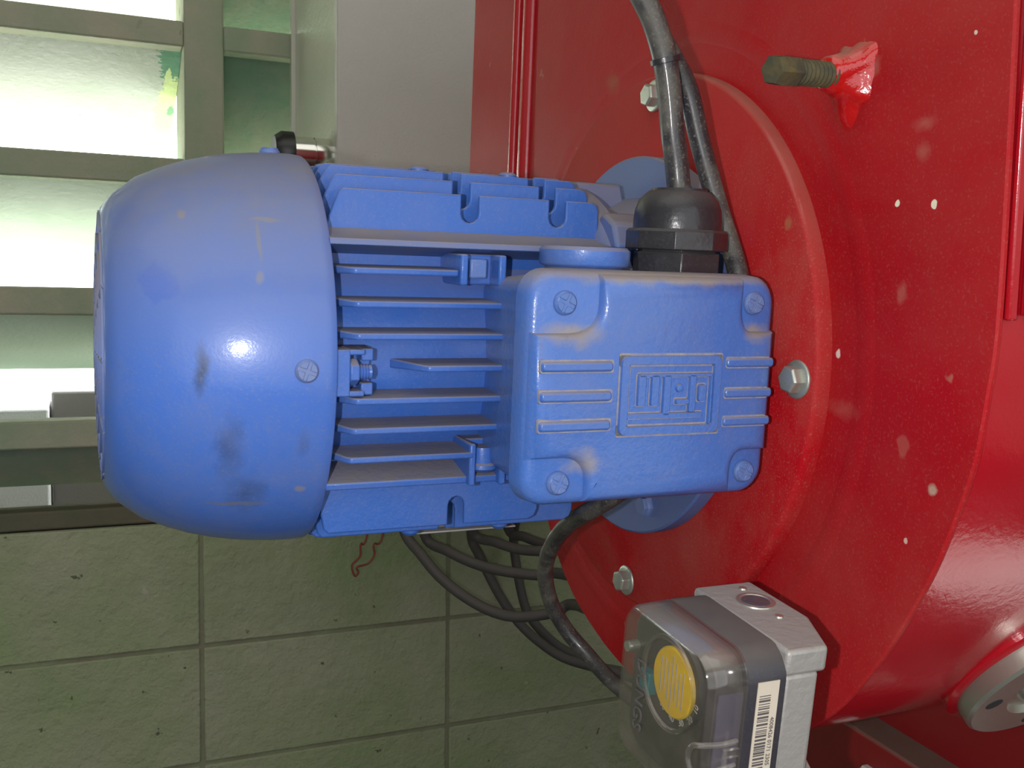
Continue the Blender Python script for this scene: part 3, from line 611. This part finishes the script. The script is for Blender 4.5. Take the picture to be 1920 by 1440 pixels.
for px_, py_ in ((.2520, -.1560), (.2490, -.1840)):
    G().lathe([(Z1, .0019), (Z1+.0006, .0016), (Z1+.0006, 0)], 'z', (px_, py_), 16).out('port_screw', 'steel', base)
G().tube([(.2450, -.1700, -.1380), (.2450, -.1700, -.1900), (.2520, -.1700, -.2300), (.3000, -.1700, -.2500), (.4300, -.1700, -.2700), (.4480, -.1700, -.2700)], .0085, 16, 8).out('impulse_pipe', 'zinc', sw_)
hs = G().stack([(.2160, yz(.0110, .0004)), (.2168, yz(.0110)), (.2329, yz(.0110))], 'x').out('switch_housing', 'swblack', sw_)
G().stack([(.2050, yz(.010, .0030)), (.2162, yz(.010, .0022))], 'x').out('inner_housing', 'swinner', sw_, bevel=.0006)
G().box(.2055, .2160, Y0+.0016, Y0+.0024, Z0+.014, Z1-.014).out('side_panel', 'swface', hs)
# clear cover: thin shell open towards the housing
g_ = G(); rings = [(.2165, yz(.0108)), (.2020, yz(.0108, .0006)), (.2003, yz(.0104, .0016)), (.1998, yz(.0098, .0032))]
vv = [[g_.bm.verts.new((a, *p)) for p in P_] for a, P_ in rings]
for A_, B_ in zip(vv, vv[1:]):
    for i in range(len(A_)): g_.bm.faces.new((A_[i], B_[i], B_[(i+1) % len(A_)], A_[(i+1) % len(A_)]))
g_.bm.faces.new(vv[-1])
cc = g_.out('clear_cover', 'clear', sw_); so = cc.modifiers.new('solid', 'SOLIDIFY'); so.thickness = .0009; so.offset = -1
DY, DZ = -.1860, -.0965
G().lathe([(.1999, .0182), (.1988, .0180), (.1986, .0170), (.1988, .0165), (.1999, .0163)], 'x', (DY, DZ), 64, closed=True).out('cover_collar', 'clear', cc)
G().lathe([(.2030, .0162), (.2051, .0165), (.2051, 0), (.2030, 0)], 'x', (DY, DZ), 56).out('scale_ring', 'swblack', hs)
dl = G().lathe([(.2012, 0), (.2012, .0128), (.2018, .0134), (.2030, .0134)], 'x', (DY, DZ), 56).out('setting_dial', 'yellow', sw_)
g_ = G()
for i in range(7):
    yy = DY-.0075+.0025*i; hh = math.sqrt(.0105**2-(yy-DY)**2)
    g_.box(.20105, .2012, yy-.0004, yy+.0004, DZ-hh+.002*(i % 3), DZ+hh-.0015*((i*2) % 3))
g_.out('dial_print', 'label', dl)
def text(s, size, mat, parent, Mm, ext=.00015, name='lettering'):
    cu = bpy.data.curves.new(name, 'FONT'); cu.body = s; cu.size = size; cu.extrude = ext; cu.align_x = 'CENTER'; cu.align_y = 'CENTER'; cu.resolution_u = 3
    to = bpy.data.objects.new(name, cu); COL.objects.link(to)
    me = bpy.data.meshes.new_from_object(to.evaluated_get(bpy.context.evaluated_depsgraph_get())); bpy.data.objects.remove(to)
    me.transform(Matrix.Translation(-Vector(BASE[parent.name])) @ Mm); me.materials.clear(); me.materials.append(M[mat])
    o = bpy.data.objects.new(name, me); COL.objects.link(o); o.parent = parent; BASE[o.name] = BASE[parent.name]; return o
def face(xv, yv, zv, org):   # columns: text right, text up, text normal
    m_ = Matrix((xv, yv, zv)).transposed().to_4x4(); m_.translation = Vector(org); return m_
# lettering moulded in the clear cover, reading downwards
text('DUNGS', .0088, 'ink', cc, face((0, 0, -1), (0, -1, 0), (-1, 0, 0), (.1997, -.1665, -.1110)), .0002, 'cover_lettering')
for i, s in enumerate(('50', '40', '30', '20', '10')):
    a = R(-62-26*i); ry, rz = math.cos(a), math.sin(a)
    up_ = Vector((0, ry, rz)); rt2 = up_.cross(Vector((-1, 0, 0)))
    text(s, .0036, 'white', hs, face(tuple(-rt2), tuple(-up_), (-1, 0, 0), (.2029, DY-(-.0)+.0149*ry, DZ+.0149*rz)), .00008, 'scale_number')
tb_ = G().box(.2012, .2050, -.1705, -.1635, -.1100, -.1010).out('terminal_block', 'teal', hs, bevel=.0004)
# label with barcode on the side towards the camera
lb = G().box(.2206, .2300, Y0-.0003, Y0+.0002, -.1370, -.0868).out('barcode_label', 'label', sw_)
g_ = G(); z = -.0920; random.seed(3)
while z > -.1335:
    h = random.choice((.0003, .0003, .0005, .0008)); g_.box(.2217, .2266, Y0-.0004, Y0-.0003, z-h, z); z -= h+random.choice((.0003, .0004, .0007))
g_.out('barcode', 'ink', lb)
text('4008426 0171 2305', .0024, 'ink', lb, face((0, 0, -1), (1, 0, 0), (0, -1, 0), (.2282, Y0-.0004, -.1105)), .00005, 'label_digits')
# moulded latch loop wrapping from the front to the side
lt = G(); zz = -.1120
lt.tube([(.2135, Y0-.0008, zz+.0042), (.2060, Y0-.0012, zz+.0042), (.1985, Y0-.0008, zz+.0050), (.1965, Y0+.0015, zz+.0040), (.1958, Y0+.0030, zz), (.1965, Y0+.0015, zz-.0050), (.1985, Y0-.0008, zz-.0062), (.2060, Y0-.0012, zz-.0058), (.2135, Y0-.0008, zz-.0052)], .0011, 10, 6)
lt.box(.2085, .2150, Y0-.0010, Y0+.0004, zz-.0020, zz+.0010)
lt.out('cover_latch', 'clear', cc)
G().lathe([(.2000, .0022), (.2030, .0024), (.2060, .0024)], 'x', (Y1-.0050, Z1-.020), 16).out('cover_screw', 'steel', cc)
G().lathe([(.2000, .0022), (.2030, .0024), (.2060, .0024)], 'x', (Y0+.0060, Z0+.006), 16).out('cover_screw', 'steel', cc)

# ------------------------------------------------------------------ grey cables hanging from the cabinet, red wire
CABLES = [('lowest grey cable, its sagging curve crossing all the others below the motor', [(0.4, 0.9, -0.1215), (0.41127, 0.9, -0.20975), (0.4322, 0.92, -0.298), (0.4517, 0.8957, -0.3324), (0.4735, 0.8714, -0.3625), (0.5029, 0.8471, -0.3877), (0.5345, 0.8229, -0.405), (0.5653, 0.7986, -0.4092), (0.6092, 0.7743, -0.4007), (0.6331, 0.75, -0.3864), (0.62, 0.5, -0.36), (0.6, 0.327, -0.22)]), ('grey cable curving flat to the right, halfway down the bundle', [(0.45, 0.9, -0.1215), (0.45756, 0.9, -0.2179), (0.4716, 0.94, -0.3143), (0.4985, 0.912, -0.3346), (0.5303, 0.884, -0.3496), (0.5613, 0.856, -0.3563), (0.6057, 0.828, -0.3601), (0.6349, 0.8, -0.3547), (0.66, 0.5, -0.32), (0.64, 0.327, -0.18)]), ('short grey cable just under the rating plate bending to the right', [(0.5, 0.9, -0.1215), (0.519705, 0.9, -0.22039999999999998), (0.5563, 0.96, -0.3193), (0.5839, 0.9325, -0.3323), (0.6107, 0.905, -0.3395), (0.6368, 0.8775, -0.3383), (0.659, 0.85, -0.3327), (0.68, 0.5, -0.27), (0.67, 0.327, -0.15)]), ('topmost grey cable touching the underside of the motor beside the looped cable', [(0.55, 0.9, -0.1215), (0.57611, 0.9, -0.2228), (0.6246, 0.98, -0.3241), (0.6409, 0.9533, -0.3327), (0.6626, 0.9267, -0.34), (0.6866, 0.9, -0.3418), (0.7, 0.5, -0.25), (0.7, 0.327, -0.12)]), ('grey cable dropping steeply then sweeping right to the pressure switch', [(0.52, 0.9, -0.1215), (0.539705, 0.9, -0.2287), (0.5763, 1.02, -0.3359), (0.5902, 1.0071, -0.3777), (0.6133, 0.9943, -0.429), (0.6395, 0.9814, -0.472), (0.672, 0.9686, -0.5069), (0.7141, 0.9557, -0.5373), (0.7727, 0.9429, -0.5583), (0.8022, 0.93, -0.5668), (0.8676, 0.92, -0.6005), (0.9296, 0.9, -0.6884), (0.9718, 0.88, -0.7876), (0.95, 0.85, -1.0), (0.98, 0.8, -1.19)]), ('grey cable dropping almost straight down on the right of the bundle', [(0.58, 0.9, -0.1215), (0.6109749999999999, 0.9, -0.2362), (0.6685, 1.06, -0.3509), (0.6698, 1.05, -0.4035), (0.681, 1.04, -0.4688), (0.6966, 1.03, -0.5011), (0.7288, 1.02, -0.5354), (0.7576, 1.01, -0.5541), (0.8036, 1.0, -0.5782), (0.8735, 1.0, -0.606), (0.9491, 0.98, -0.6853), (0.9938, 0.96, -0.7898), (1.0, 0.93, -1.0), (1.03, 0.9, -1.19)])]
for lab, pts in CABLES:
    o = G().tube(pts, .0078, 14, 7).out('grey_cable', 'greycable', base=pts[0])
    tag(o, lab, 'cable', 'grey cables hanging behind the motor')
RW = [(0.4303, 0.98, -0.1215), (0.4003, 1.0, -0.3159), (0.3893, 1.0, -0.3342), (0.3879, 1.0, -0.3533), (0.3755, 1.0, -0.366), (0.3797, 1.0, -0.3828), (0.3852, 1.0, -0.3778), (0.3832, 1.0, -0.3694), (0.4004, 1.0, -0.3654), (0.4102, 1.0, -0.3524), (0.4096, 1.0, -0.3358), (0.4255, 1.0, -0.3163), (0.4455, 0.98, -0.1215)]
tag(G().tube(RW, .0016, 8, 5).out('thin_red_wire', 'redwire', base=RW[0]), 'thin looped red wire hanging in front of the green block wall', 'wire')
